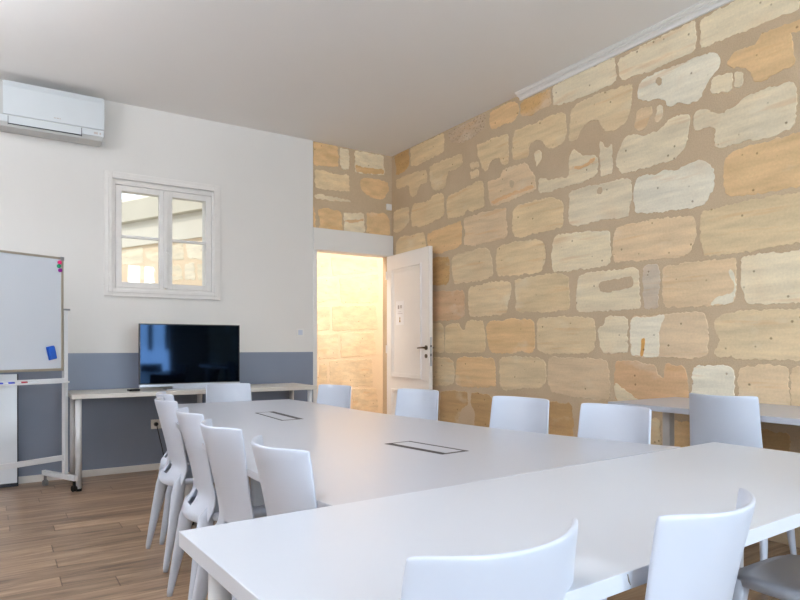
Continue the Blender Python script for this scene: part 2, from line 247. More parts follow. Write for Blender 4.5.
# ------------------------------------------------------------------ stone facing
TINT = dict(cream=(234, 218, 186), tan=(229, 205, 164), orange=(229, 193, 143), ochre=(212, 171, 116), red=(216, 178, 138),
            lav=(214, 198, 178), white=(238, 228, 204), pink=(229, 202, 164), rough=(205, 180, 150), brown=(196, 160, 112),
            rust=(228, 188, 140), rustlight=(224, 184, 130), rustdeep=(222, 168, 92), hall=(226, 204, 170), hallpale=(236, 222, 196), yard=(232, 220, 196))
STONES = json.loads(r'''{"right":[["ochre",[[5.982,3.274],[5.903,3.286],[5.69,3.286],[5.681,3.107],[5.78,3.057],[5.95,3.055],[5.934,3.135],[5.966,3.211]]],["tan",[[5.66,3.286],[5.336,3.285],[5.048,3.273],[5.043,3.095],[5.099,3.08],[5.363,3.077],[5.474,3.065],[5.652,3.087]]],["rough",[[4.986,3.245],[4.974,3.276],[4.667,3.278],[4.405,3.272],[4.437,3.137],[4.577,3.107],[4.758,3.093],[4.925,3.146]]],["tan",[[5.95,3.004],[5.765,3.012],[5.363,2.983],[5.344,2.845],[5.474,2.849],[5.544,2.752],[5.616,2.738],[5.675,2.812],[5.69,2.888],[5.934,2.899]]],["tan",[[5.303,3.0],[5.176,3.007],[4.758,2.991],[4.74,2.892],[4.853,2.861],[4.974,2.875],[5.011,2.794],[5.018,2.735],[5.125,2.716],[5.242,2.745],[5.295,2.857]]],["tan",[[4.644,2.869],[4.512,2.853],[4.494,2.797],[4.622,2.807]]],["tan",[[4.64,2.789],[4.512,2.787],[4.501,2.715],[4.622,2.714]]],["tan",[[4.544,3.02],[4.281,3.017],[4.104,3.0],[4.104,2.73],[4.152,2.735],[4.201,2.76],[4.211,2.816],[4.281,2.827],[4.363,2.8],[4.374,2.748],[4.416,2.733],[4.464,2.783],[4.49,2.859],[4.523,2.909],[4.523,2.965]]],["tan",[[5.587,2.671],[5.446,2.652],[5.282,2.652],[5.242,2.69],[5.086,2.681],[5.053,2.652],[5.043,2.449],[5.125,2.425],[5.336,2.399],[5.474,2.393],[5.631,2.431],[5.652,2.524],[5.631,2.618]]],["tan",[[5.011,2.549],[4.998,2.606],[4.949,2.634],[4.782,2.64],[4.667,2.659],[4.49,2.677],[4.443,2.648],[4.43,2.563],[4.422,2.416],[4.49,2.407],[4.622,2.403],[4.667,2.44],[4.735,2.388],[4.986,2.397]]],["tan",[[5.998,2.652],[5.887,2.665],[5.69,2.653],[5.675,2.495],[5.78,2.43],[5.918,2.401],[5.998,2.422]]],["tan",[[5.95,2.288],[5.887,2.338],[5.78,2.355],[5.705,2.336],[5.616,2.339],[5.474,2.337],[5.385,2.312],[5.363,2.191],[5.363,2.081],[5.95,2.136]]],["orange",[[5.336,2.305],[5.229,2.32],[4.949,2.336],[4.77,2.35],[4.758,2.203],[4.763,2.117],[4.853,2.085],[5.125,2.07],[5.229,2.088],[5.322,2.154],[5.341,2.235]]],["pink",[[4.735,2.337],[4.712,2.369],[4.405,2.364],[4.133,2.357],[4.117,2.101],[4.201,2.086],[4.577,2.07],[4.724,2.104],[4.731,2.177],[4.701,2.209],[4.728,2.278]]],["ochre",[[5.53,2.069],[4.974,2.021],[4.949,1.956],[4.961,1.778],[5.011,1.745],[5.53,1.772]]],["tan",[[4.92,1.997],[4.876,2.021],[4.447,2.041],[4.374,2.022],[4.332,1.955],[4.312,1.857],[4.302,1.775],[4.405,1.743],[4.577,1.737],[4.876,1.741],[4.913,1.833]]],["tan",[[4.258,2.009],[4.188,2.033],[3.96,2.034],[3.73,2.014],[3.679,1.982],[3.662,1.918],[3.666,1.82],[3.704,1.744],[3.816,1.737],[4.053,1.744],[4.228,1.752],[4.268,1.808],[4.268,1.929]]],["pink",[[4.385,2.636],[4.308,2.639],[4.208,2.637],[4.178,2.697],[4.053,2.7],[3.87,2.683],[3.843,2.617],[3.785,2.56],[3.764,2.436],[3.96,2.419],[4.149,2.398],[4.329,2.405],[4.366,2.467]]],["tan",[[4.034,2.976],[4.025,3.006],[3.951,2.997],[3.887,3.004],[3.799,2.988],[3.613,3.005],[3.484,2.993],[3.445,2.965],[3.434,2.82],[3.453,2.756],[3.5,2.737],[3.621,2.739],[3.654,2.763],[3.688,2.812],[3.747,2.848],[3.808,2.842],[3.848,2.834],[3.848,2.758],[3.878,2.727],[4.034,2.747],[4.057,2.786],[4.053,2.876]]],["cream",[[3.79,2.749],[3.756,2.761],[3.704,2.743],[3.701,2.67],[3.747,2.638],[3.773,2.623],[3.761,2.66],[3.787,2.692]]],["cream",[[3.739,2.518],[3.696,2.518],[3.629,2.481],[3.548,2.477],[3.484,2.478],[3.438,2.448],[3.407,2.478],[3.414,2.551],[3.407,2.632],[3.361,2.669],[3.316,2.631],[3.272,2.591],[3.2,2.578],[3.15,2.566],[3.132,2.527],[3.132,2.421],[3.186,2.405],[3.301,2.385],[3.469,2.388],[3.613,2.38],[3.73,2.394],[3.744,2.444]]],["tan",[[4.053,2.301],[4.006,2.344],[3.887,2.347],[3.646,2.344],[3.58,2.336],[3.516,2.3],[3.476,2.28],[3.472,2.1],[3.484,2.075],[3.613,2.071],[3.696,2.069],[3.997,2.07],[4.038,2.089],[4.063,2.197]]],["cream",[[3.414,2.339],[3.361,2.345],[3.157,2.342],[3.061,2.332],[3.021,2.334],[2.961,2.337],[2.836,2.317],[2.832,2.162],[2.852,2.137],[2.859,2.055],[2.916,2.052],[3.021,2.062],[3.157,2.066],[3.272,2.062],[3.361,2.068],[3.407,2.09],[3.419,2.186],[3.407,2.255]]],["cream",[[3.113,2.655],[3.086,2.647],[3.072,2.61],[3.038,2.585],[3.005,2.62],[2.998,2.563],[3.001,2.388],[3.065,2.392],[3.106,2.388],[3.113,2.504]]],["orange",[[4.349,3.262],[4.288,3.27],[4.053,3.267],[3.978,3.223],[3.969,3.155],[4.016,3.092],[4.169,3.098],[4.329,3.098],[4.36,3.169]]],["ochre",[[3.96,3.204],[3.905,3.231],[3.73,3.222],[3.605,3.223],[3.596,3.086],[3.713,3.086],[3.816,3.069],[3.942,3.095]]],["cream",[[3.581,3.234],[3.351,3.236],[3.205,3.242],[2.975,3.235],[2.969,3.14],[2.962,3.056],[3.065,3.043],[3.12,3.04],[3.205,3.044],[3.292,3.041],[3.423,3.051],[3.505,3.052],[3.581,3.077]]],["tan",[[3.392,2.972],[3.336,3.011],[3.205,3.016],[3.025,3.011],[2.825,2.986],[2.841,2.809],[2.882,2.725],[2.959,2.699],[3.052,2.71],[3.093,2.761],[3.12,2.814],[3.162,2.832],[3.215,2.837],[3.302,2.794],[3.317,2.74],[3.362,2.729],[3.415,2.744],[3.404,2.87]]],["cream",[[2.946,3.208],[2.746,3.224],[2.571,3.229],[2.356,3.231],[2.351,3.171],[2.341,3.099],[2.361,3.03],[2.461,3.03],[2.605,3.025],[2.686,3.019],[2.807,3.037],[2.907,3.033],[2.933,3.073],[2.946,3.132]]],["white",[[2.782,2.944],[2.752,2.986],[2.628,2.998],[2.461,2.988],[2.305,2.984],[2.226,2.978],[2.192,2.939],[2.185,2.895],[2.206,2.852],[2.26,2.819],[2.29,2.773],[2.32,2.707],[2.366,2.705],[2.403,2.705],[2.461,2.736],[2.527,2.73],[2.56,2.736],[2.566,2.778],[2.628,2.814],[2.686,2.818],[2.758,2.847],[2.785,2.872]]],["cream",[[2.32,3.218],[2.159,3.226],[2.084,3.233],[1.925,3.242],[1.73,3.236],[1.73,3.017],[1.858,3.024],[2.112,3.026],[2.305,3.028],[2.32,3.046]]],["orange",[[2.13,2.905],[2.084,2.932],[1.977,2.916],[1.938,2.971],[1.858,2.967],[1.761,2.96],[1.706,2.957],[1.702,2.892],[1.781,2.909],[1.761,2.829],[1.757,2.717],[1.858,2.703],[1.925,2.684],[1.977,2.689],[1.994,2.745],[2.03,2.802],[2.121,2.832],[2.149,2.866]]],["cream",[[2.255,2.802],[2.216,2.821],[2.13,2.808],[2.107,2.79],[2.112,2.705],[2.14,2.692],[2.245,2.712],[2.26,2.747],[2.243,2.769]]],["cream",[[2.102,2.802],[2.057,2.79],[2.043,2.753],[2.05,2.697],[2.098,2.698]]],["pink",[[2.794,2.783],[2.669,2.782],[2.663,2.731],[2.686,2.708],[2.71,2.653],[2.752,2.634],[2.782,2.637],[2.817,2.674],[2.801,2.722]]],["cream",[[2.634,2.763],[2.594,2.766],[2.586,2.717],[2.6,2.656],[2.64,2.653],[2.651,2.687],[2.634,2.722]]],["cream",[[2.914,2.589],[2.882,2.629],[2.819,2.63],[2.734,2.587],[2.617,2.595],[2.527,2.654],[2.398,2.643],[2.392,2.569],[2.403,2.513],[2.419,2.43],[2.461,2.392],[2.549,2.359],[2.583,2.372],[2.686,2.362],[2.894,2.366],[2.933,2.383],[2.972,2.458],[2.959,2.52]]],["cream",[[2.366,2.632],[2.325,2.643],[2.265,2.629],[2.24,2.597],[2.159,2.567],[2.149,2.587],[2.093,2.592],[2.03,2.63],[1.925,2.639],[1.809,2.63],[1.773,2.628],[1.753,2.6],[1.741,2.512],[1.749,2.405],[1.765,2.363],[1.858,2.343],[1.977,2.345],[2.012,2.367],[2.066,2.356],[2.197,2.362],[2.226,2.386],[2.219,2.487],[2.255,2.514],[2.356,2.517],[2.366,2.574]]],["orange",[[2.159,2.286],[2.14,2.302],[2.093,2.327],[1.942,2.327],[1.809,2.326],[1.706,2.329],[1.706,2.03],[1.858,2.024],[1.994,2.03],[2.121,2.042],[2.149,2.062],[2.168,2.121],[2.168,2.232]]],["white",[[2.817,2.254],[2.792,2.312],[2.726,2.323],[2.655,2.301],[2.575,2.318],[2.486,2.292],[2.433,2.314],[2.298,2.315],[2.249,2.274],[2.224,2.202],[2.229,2.119],[2.268,2.061],[2.288,2.031],[2.349,2.023],[2.519,2.035],[2.69,2.046],[2.799,2.06],[2.813,2.126],[2.821,2.191]]],["tan",[[2.315,1.968],[2.305,1.99],[2.066,1.999],[1.891,2.004],[1.706,1.99],[1.706,1.71],[1.85,1.704],[1.959,1.697],[2.066,1.695],[2.159,1.695],[2.3,1.705],[2.305,1.765],[2.325,1.816],[2.325,1.912]]],["pink",[[2.983,1.969],[2.95,1.991],[2.836,1.999],[2.667,2.0],[2.359,1.972],[2.349,1.909],[2.352,1.804],[2.391,1.741],[2.433,1.717],[2.553,1.721],[2.726,1.726],[2.963,1.735],[2.987,1.751],[2.996,1.883]]],["cream",[[3.593,1.788],[3.6,1.862],[3.588,1.97],[3.548,2.024],[3.422,2.02],[3.301,2.005],[3.157,1.997],[3.027,1.982],[3.017,1.912],[3.013,1.735],[3.157,1.718],[3.346,1.72],[3.564,1.73],[3.588,1.751]]],["tan",[[4.031,1.705],[3.696,1.719],[3.516,1.713],[3.414,1.676],[3.41,1.591],[3.407,1.414],[3.58,1.41],[3.96,1.422],[4.016,1.437],[4.012,1.574]]],["tan",[[4.663,1.654],[4.629,1.702],[4.476,1.696],[4.381,1.716],[4.188,1.713],[4.082,1.69],[4.063,1.629],[4.11,1.501],[4.13,1.423],[4.208,1.406],[4.391,1.407],[4.64,1.41],[4.663,1.533]]],["cream",[[3.316,1.673],[3.238,1.694],[3.111,1.689],[2.937,1.682],[2.786,1.68],[2.772,1.632],[2.759,1.39],[2.95,1.39],[3.111,1.39],[3.297,1.393],[3.334,1.407],[3.341,1.489],[3.326,1.604]]],["lav",[[2.738,1.686],[2.678,1.695],[2.615,1.683],[2.611,1.545],[2.623,1.383],[2.726,1.383],[2.74,1.451],[2.746,1.608]]],["pink",[[2.592,1.655],[2.553,1.673],[2.391,1.675],[2.19,1.669],[2.092,1.671],[2.089,1.566],[2.085,1.474],[2.103,1.395],[2.207,1.387],[2.391,1.383],[2.569,1.39],[2.592,1.462],[2.598,1.564]]],["cream",[[2.061,1.669],[1.891,1.675],[1.706,1.672],[1.706,1.376],[1.809,1.373],[1.942,1.377],[2.03,1.386],[2.039,1.441],[2.057,1.487],[2.066,1.561]]],["red",[[5.372,1.711],[4.982,1.678],[4.743,1.67],[4.715,1.622],[4.72,1.42],[4.813,1.388],[5.133,1.391],[5.372,1.403]]],["tan",[[5.372,1.368],[5.095,1.36],[5.052,1.313],[5.044,1.071],[5.372,1.061]]],["tan",[[5.032,1.328],[4.957,1.348],[4.801,1.351],[4.766,1.291],[4.708,1.283],[4.686,1.369],[4.454,1.368],[4.429,1.325],[4.416,1.076],[4.607,1.068],[4.982,1.064],[5.032,1.071]]],["orange",[[4.402,1.325],[4.349,1.357],[4.11,1.369],[3.834,1.359],[3.785,1.332],[3.782,1.182],[3.799,1.081],[3.887,1.07],[3.942,1.093],[4.016,1.066],[4.268,1.064],[4.349,1.084],[4.391,1.187]]],["tan",[[3.761,1.327],[3.736,1.358],[3.505,1.369],[3.205,1.349],[3.159,1.331],[3.148,1.195],[3.162,1.105],[3.205,1.073],[3.412,1.068],[3.685,1.072],[3.753,1.102],[3.761,1.202]]],["cream",[[3.127,1.273],[3.072,1.283],[3.065,1.344],[2.959,1.347],[2.882,1.34],[2.863,1.309],[2.867,1.085],[2.985,1.075],[3.079,1.078],[3.113,1.128],[3.127,1.206]]],["pink",[[2.848,1.312],[2.811,1.343],[2.69,1.333],[2.564,1.345],[2.553,1.347],[2.349,1.353],[2.288,1.341],[2.266,1.264],[2.266,1.084],[2.288,1.06],[2.391,1.048],[2.553,1.056],[2.69,1.051],[2.836,1.057],[2.851,1.174]]],["tan",[[2.226,1.296],[2.149,1.334],[2.066,1.344],[2.012,1.346],[1.891,1.345],[1.706,1.344],[1.706,1.052],[1.891,1.048],[2.048,1.048],[2.216,1.065],[2.228,1.093],[2.195,1.15],[2.195,1.187],[2.221,1.225]]],["tan",[[5.372,1.006],[5.007,1.019],[4.897,0.984],[4.872,0.896],[4.884,0.763],[4.982,0.735],[5.372,0.722]]],["orange",[[4.849,0.985],[4.801,1.022],[4.563,1.03],[4.308,1.023],[4.278,0.983],[4.268,0.766],[4.391,0.749],[4.79,0.738],[4.861,0.764]]],["tan",[[4.228,0.997],[4.188,1.031],[3.96,1.039],[3.747,1.038],[3.662,1.002],[3.654,0.837],[3.713,0.784],[3.96,0.764],[4.169,0.739],[4.218,0.783]]],["pink",[[3.635,1.001],[3.618,1.038],[3.351,1.042],[3.093,1.035],[3.038,1.019],[3.028,0.904],[3.022,0.739],[3.134,0.725],[3.351,0.733],[3.427,0.739],[3.602,0.758],[3.638,0.829]]],["red",[[2.97,1.022],[2.848,1.03],[2.643,0.998],[2.626,0.937],[2.575,0.909],[2.581,0.969],[2.564,1.015],[2.433,1.004],[2.406,0.936],[2.401,0.839],[2.401,0.722],[2.726,0.694],[2.911,0.7],[2.976,0.749],[2.983,0.891]]],["white",[[2.372,0.976],[2.346,1.008],[2.255,1.006],[2.206,1.014],[2.121,1.007],[2.102,0.985],[2.098,0.802],[2.093,0.711],[2.366,0.686],[2.375,0.86]]],["pink",[[2.075,0.986],[2.039,1.009],[1.925,1.026],[1.809,1.011],[1.789,1.007],[1.781,0.706],[2.079,0.685]]],["pink",[[1.773,1.008],[1.706,1.022],[1.706,0.705],[1.777,0.706]]],["brown",[[5.108,0.668],[4.909,0.695],[4.674,0.687],[4.663,0.573],[4.755,0.53],[4.813,0.423],[4.837,0.164],[5.133,0.139]]],["brown",[[4.618,0.691],[4.381,0.692],[4.308,0.642],[4.329,0.204],[4.563,0.186],[4.585,0.339],[4.563,0.511],[4.618,0.563]]],["brown",[[3.627,0.677],[3.397,0.688],[3.374,0.608],[3.366,0.433],[3.381,0.279],[3.618,0.256]]]],"rover":[["mortar",[[4.091,2.584],[4.053,2.582],[4.025,2.556],[4.034,2.519],[4.072,2.511],[4.091,2.544]]],["mortar",[[3.137,2.309],[3.102,2.319],[3.081,2.303],[3.088,2.266],[3.123,2.258],[3.141,2.282]]],["mortar",[[2.645,2.948],[2.617,2.963],[2.588,2.933],[2.594,2.899],[2.617,2.897],[2.64,2.92]]],["mortar",[[3.125,1.598],[3.07,1.616],[2.99,1.618],[2.873,1.631],[2.821,1.626],[2.817,1.551],[2.911,1.537],[3.029,1.524],[3.111,1.536]]],["white",[[2.255,1.385],[2.226,1.43],[2.159,1.447],[2.112,1.45],[2.091,1.485],[2.101,1.523],[2.13,1.567],[2.135,1.599],[2.116,1.607],[2.091,1.536],[2.09,1.472],[2.104,1.401],[2.13,1.392]]],["white",[[2.842,1.31],[2.811,1.339],[2.69,1.33],[2.566,1.343],[2.609,1.253],[2.615,1.172],[2.614,1.058],[2.69,1.054],[2.833,1.061],[2.846,1.174]]],["rustdeep",[[2.752,1.186],[2.719,1.189],[2.726,1.121],[2.738,1.058],[2.764,1.058],[2.755,1.121]]],["cream",[[2.976,0.869],[2.873,0.81],[2.774,0.753],[2.726,0.704],[2.911,0.704],[2.971,0.752]]],["rust",[[3.361,2.526],[3.243,2.521],[3.157,2.556],[3.15,2.526],[3.229,2.5],[3.301,2.495],[3.354,2.507]]],["rust",[[4.329,2.446],[4.11,2.469],[3.799,2.481],[3.782,2.458],[4.091,2.439],[4.325,2.42]]]],"door":[["orange",[[2.796,3.297],[3.088,3.285],[3.093,3.068],[2.957,3.047],[2.796,3.041]]],["cream",[[3.11,3.277],[3.223,3.276],[3.223,3.058],[3.133,3.044],[3.11,3.11]]],["cream",[[3.295,3.277],[3.667,3.282],[3.672,3.065],[3.476,3.046],[3.295,3.039]]],["tan",[[2.811,2.995],[2.914,3.001],[3.066,2.981],[3.223,2.998],[3.234,2.819],[3.022,2.801],[2.828,2.804],[2.807,2.869]]],["cream",[[2.811,2.734],[3.0,2.735],[3.245,2.719],[3.245,2.703],[3.022,2.689],[2.811,2.695]]],["orange",[[3.36,2.958],[3.406,2.991],[3.595,3.006],[3.716,2.988],[3.741,2.898],[3.667,2.788],[3.547,2.779],[3.429,2.815],[3.371,2.868]]],["orange",[[2.796,2.635],[2.824,2.483],[2.828,2.367],[2.796,2.364]]],["orange",[[2.845,2.573],[2.935,2.603],[3.11,2.595],[3.137,2.538],[3.139,2.359],[2.86,2.351],[2.871,2.469]]],["cream",[[3.155,2.58],[3.406,2.599],[3.425,2.387],[3.166,2.362]]],["orange",[[3.441,2.613],[3.692,2.632],[3.746,2.565],[3.746,2.388],[3.441,2.369]]]],"dover":[["rustlight",[[3.298,3.124],[3.429,3.11],[3.667,3.122],[3.67,3.069],[3.476,3.05],[3.3,3.042]]],["rust",[[3.166,2.497],[3.257,2.511],[3.406,2.538],[3.411,2.518],[3.314,2.487],[3.173,2.482]]]],"hall":[["hall",[[3.578,2.317],[3.745,2.311],[3.745,2.101],[3.578,2.053]]],["hall",[[3.578,2.034],[3.873,2.071],[3.881,1.763],[3.578,1.713]]],["hall",[[3.907,2.053],[4.522,2.15],[4.545,1.97],[4.522,1.749],[3.938,1.719]]],["hall",[[3.578,1.657],[3.766,1.663],[3.766,1.357],[3.578,1.336]]],["hall",[[3.8,1.664],[4.475,1.707],[4.522,1.368],[3.809,1.339]]],["hall",[[3.578,1.287],[3.894,1.301],[3.894,0.974],[3.59,0.958]]],["hall",[[3.929,1.302],[4.452,1.327],[4.498,1.008],[3.938,0.973]]],["hall",[[3.619,0.901],[3.724,0.88],[3.724,0.633],[3.578,0.637]]],["hall",[[3.758,0.937],[4.42,0.949],[4.438,0.57],[3.766,0.593]]],["hall",[[4.113,0.542],[4.498,0.528],[4.522,0.206],[4.113,0.269]]],["hall",[[3.787,2.333],[4.498,2.348],[4.522,2.19],[3.809,2.086]]],["hallpale",[[4.596,1.691],[4.672,1.734],[4.758,1.697],[4.758,1.29],[4.653,1.33],[4.672,1.443],[4.578,1.47]]]],"yard":[["yard",[[1.593,2.388],[1.155,2.39],[1.155,2.187],[1.423,2.18],[1.593,2.192]]],["yard",[[1.114,2.324],[0.818,2.337],[0.818,2.176],[0.955,2.185],[1.094,2.259]]],["yard",[[1.402,2.127],[1.216,2.153],[0.994,2.113],[0.955,1.96],[1.402,1.985]]],["yard",[[0.771,2.321],[0.385,2.381],[0.367,2.179],[0.771,2.185]]],["yard",[[0.331,2.371],[0.082,2.363],[-0.022,2.349],[-0.022,2.139],[0.295,2.186]]],["yard",[[0.771,2.147],[0.459,2.113],[0.403,2.049],[0.385,1.928],[0.771,1.949]]],["yard",[[0.349,2.118],[0.187,2.126],[0.159,1.915],[0.349,1.926]]],["yard",[[0.134,2.103],[-0.022,2.104],[-0.022,1.905],[0.117,1.912]]]]}''')
rnd = random.Random(5)

def wobble(poly, step, amp, rg):
    out = []; n = len(poly)
    for i in range(n):
        a = Vector(poly[i]); b = Vector(poly[(i + 1) % n]); d = b - a; L = d.length
        if L < 1e-5: continue
        k = max(1, int(L / step)); nrm = Vector((d.y, -d.x)) / L; e = 0
        for j in range(k):
            if j: e = e * .55 + rg.uniform(-amp, amp)
            out.append(a + d * j / k + nrm * (e if j else rg.uniform(-amp, amp) * .6))
    return out
def rounded(poly, f=.16):
    out = []; n = len(poly)
    for i in range(n):
        p = Vector(poly[i]); a = Vector(poly[i - 1]); b = Vector(poly[(i + 1) % n])
        la = min(f, .4 * (a - p).length); lb = min(f, .4 * (b - p).length)
        la = min(la, .02); lb = min(lb, .02)
        q0 = p + (a - p).normalized() * la; q1 = p + (b - p).normalized() * lb
        out += [tuple(q0), tuple((q0 + q1) * .25 + p * .5), tuple(q1)]
    return out
def facing(bm, lay, poly, tint, to3, height, mi, step=.012, amp=.0075, seed=0, base=0., maxz=None):
    rg = random.Random(seed)
    P = wobble(rounded(poly), step, amp, rg)
    if maxz is not None: P = [Vector((p.x, min(p.y, maxz))) for p in P]
    c = sum(P, Vector((0, 0))) / len(P)
    inner = [p + (c - p).normalized() * .0025 for p in P]
    a = [bm.verts.new(to3(p.x, p.y, base)) for p in P]; b = [bm.verts.new(to3(p.x, p.y, height)) for p in inner]
    fs = [bm.faces.new(b)]
    for i in range(len(a)): fs.append(bm.faces.new((a[i], a[(i + 1) % len(a)], b[(i + 1) % len(a)], b[i])))
    if tint in TINT: t = lin(TINT[tint])
    else: t = (1, 1, 1)
    av = sum(t) / 3; t = tuple(av + (v - av) * .95 for v in t)
    j = 1 + rg.uniform(-.05, .05); w = rg.uniform(-.03, .03)
    rough = .35 if tint in ('rough',) else .7 if tint == 'ochre' else 1.
    cc = (t[0] * j * (1 + w * .4), t[1] * j, t[2] * j * (1 - w), rough)
    for f in fs:
        f.material_index = mi
        for l in f.loops: l[lay] = cc
def random_rows(u0, u1, z0, z1, rh, seed, cols, wmin=.28, wmax=.52):
    rg = random.Random(seed); out = []; z = z0
    while z < z1 - .12:
        h = min(rg.uniform(rh - .03, rh + .03), z1 - z); u = u0 + rg.uniform(0, .03)
        while u < u1 - .08:
            w = min(rg.uniform(wmin, wmax), u1 - u)
            g = .018
            if w > .1:
                k = lambda: rg.uniform(-.008, .008)
                out.append((rg.choice(cols), [(u + g + k(), z + g + k()), (u + w - g + k(), z + g + k()), (u + w - g + k(), z + h - g + k()), (u + g + k(), z + h - g + k())]))
            u += w
        z += h
    return out

# ------------------------------------------------------------------ setting
XL, YF = -2.4, -2.3   # left wall, front wall (behind the camera)
bm = B(); box(bm, XL - .3, W + .3, YF - .3, D + .14, -.2, 0); box(bm, 2.45, 5.2, D + .14, 7.9, -.2, 0); struct(obj('floor', bm, 'floor'))
bm = B(); box(bm, XL - .3, W + .3, YF - .3, D + .36, CEIL, CEIL + .2); struct(obj('ceiling', bm, 'ceiling'))

# stone wall on the right
T_ = .36
bm = B(); lay = bm.loops.layers.float_color.new('tint')
box(bm, W, W + .35, YF - .3, D + .14, 0, CEIL, 0)
to3 = lambda u, v, h: (W - h, u, v)
for i, (t, P) in enumerate(STONES['right']): facing(bm, lay, P, t, to3, .003, 1, seed=i, maxz=CEIL - .004)
for i, (t, P) in enumerate(STONES['rover']): facing(bm, lay, P, t, to3, .0065 if 'rust' in t else .0045, 0 if t == 'mortar' else 1, seed=100 + i, amp=.0015 if 'deep' in t else .006, base=.002)
ext = random_rows(YF, 1.67, .06, 3.2, .33, 3, ['tan', 'cream', 'pink', 'tan', 'cream', 'orange', 'white'])
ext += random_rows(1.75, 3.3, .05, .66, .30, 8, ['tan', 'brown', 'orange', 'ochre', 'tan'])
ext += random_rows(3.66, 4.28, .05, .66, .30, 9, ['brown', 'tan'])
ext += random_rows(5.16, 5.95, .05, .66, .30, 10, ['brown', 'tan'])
for i, (t, P) in enumerate(ext): facing(bm, lay, P, t, to3, .003, 1, seed=300 + i)
o = obj('wall_right', bm, ['mortar', 'stone']); struct(o)

# wall with the window, the grey painted dado and the doorway
WX0, WX1, WZ0, WZ1 = .862, 1.732, 1.64, 2.575     # window opening
DX0, DX1, DZ = 2.815, 3.715, 2.14                 # doorway
bm = B(); lay = bm.loops.layers.float_color.new('tint')
T = .36
def wb(x0, x1, z0, z1, mi, y=D): box(bm, x0, x1, y, D + T, z0, z1, mi)
wb(XL - .3, 2.784, 0, 1.07, 1)
wb(XL - .3, WX0, 1.07, CEIL, 0); wb(WX1, 2.784, 1.07, CEIL, 0)
wb(WX0, WX1, 1.07, WZ0, 0); wb(WX0, WX1, WZ1, CEIL, 0)
box(bm, 2.784, W, D + .02, D + .14, DZ + .02, CEIL, 2); box(bm, DX1 + .01, W, D + .02, D + .14, 0, DZ + .02, 2)
to3 = lambda u, v, h: (u, D + .02 - h, v)
for i, (t, P) in enumerate(STONES['door']): facing(bm, lay, [(max(2.79, x), z) for x, z in P], t, to3, .003, 3, seed=40 + i, maxz=CEIL - .004)
for i, (t, P) in enumerate(STONES['dover']): facing(bm, lay, P, t, to3, .0045, 3, seed=60 + i, base=.002)
struct(obj('wall_back', bm, ['plaster', 'greypaint', 'mortar', 'stone']))

# front wall (behind the camera) with three tall windows, left wall with one
def wall_with_openings(name, along, fixed, thick, a0, a1, opens):
    bm = B()
    def seg(p0, p1, z0, z1):
        if p1 - p0 < 1e-4 or z1 - z0 < 1e-4: return
        if along == 'x': box(bm, p0, p1, min(fixed, fixed + thick), max(fixed, fixed + thick), z0, z1)
        else: box(bm, min(fixed, fixed + thick), max(fixed, fixed + thick), p0, p1, z0, z1)
    c = a0
    for (p0, p1, z0, z1) in opens:
        seg(c, p0, 0, CEIL); seg(p0, p1, 0, z0); seg(p0, p1, z1, CEIL); c = p1
    seg(c, a1, 0, CEIL); return struct(obj(name, bm, 'plaster'))
OP_F = [(.1, 1.4, .5, 3.0), (2.3, 3.0, .5, 3.0)]
OP_L = []
wall_with_openings('wall_front', 'x', YF, -.3, XL - .3, W, OP_F)
wall_with_openings('wall_left', 'y', XL, -.3, YF, D, OP_L)
wn = 2
for along, fixed, ops in (('x', YF - .15, OP_F), ('y', XL - .15, OP_L)):
    for (p0, p1, z0, z1) in ops:
        bm = B()
        def bar(q0, q1, c0, c1):
            if along == 'x': box(bm, q0, q1, fixed - .03, fixed + .03, c0, c1)
            else: box(bm, fixed - .03, fixed + .03, q0, q1, c0, c1)
        t = .06; m = (p0 + p1) / 2
        bar(p0, p0 + t, z0, z1); bar(p1 - t, p1, z0, z1); bar(p0 + t, p1 - t, z0, z0 + t); bar(p0 + t, p1 - t, z1 - t, z1); bar(m - .045, m + .045, z0 + t, z1 - t)
        w = struct(obj('window_%d' % wn, bm, 'windowpaint')); wn += 1
        bm = B()
        if along == 'x': box(bm, p0 + t, p1 - t, fixed - .003, fixed + .003, z0 + t, z1 - t)
        else: box(bm, fixed - .003, fixed + .003, p0 + t, p1 - t, z0 + t, z1 - t)
        obj('pane', bm, 'glass', w)

# skirting, cornice, door surround
bm = B(); box(bm, XL, 2.784, D - .014, D, 0, .058); struct(obj('baseboard_back', bm, 'trim', bevel=.003))
bm = B()
prof = [(0, 0), (.070, 0), (.070, -.010), (.060, -.010), (.056, -.016), (.048, -.019), (.040, -.018), (.040, -.028), (.030, -.029), (.020, -.034), (.015, -.042), (.015, -.053), (0, -.053)]
ends = []
for y in (YF, 3.95): ends.append([bm.verts.new((W - p, y, CEIL + q)) for p, q in prof])
for i in range(len(prof)):
    j = (i + 1) % len(prof); bm.faces.new((ends[0][i], ends[0][j], ends[1][j], ends[1][i]))
bm.faces.new(ends[0]); bm.faces.new(ends[1][::-1])
struct(obj('trim_1', bm, 'trim'))
# lintel board and jambs
bm = B()
box(bm, 2.784, W - .004, D - .012, D + .02, DZ + .035, 2.378)
box(bm, 2.784, W - .004, D - .018, D + .02, DZ + .005, DZ + .035)
struct(obj('trim_2', bm, 'trim', bevel=.003))
bm = B()
box(bm, 2.784, DX0 + .012, D - .01, D + .14, 0, DZ + .005); box(bm, DX1 - .006, W - .004, D - .01, D + .02, 0, DZ + .005)
box(bm, DX0 + .012, DX1 - .006, D + .02, D + .14, DZ + .003, DZ + .02)
struct(obj('trim_3', bm, 'trim', bevel=.003))

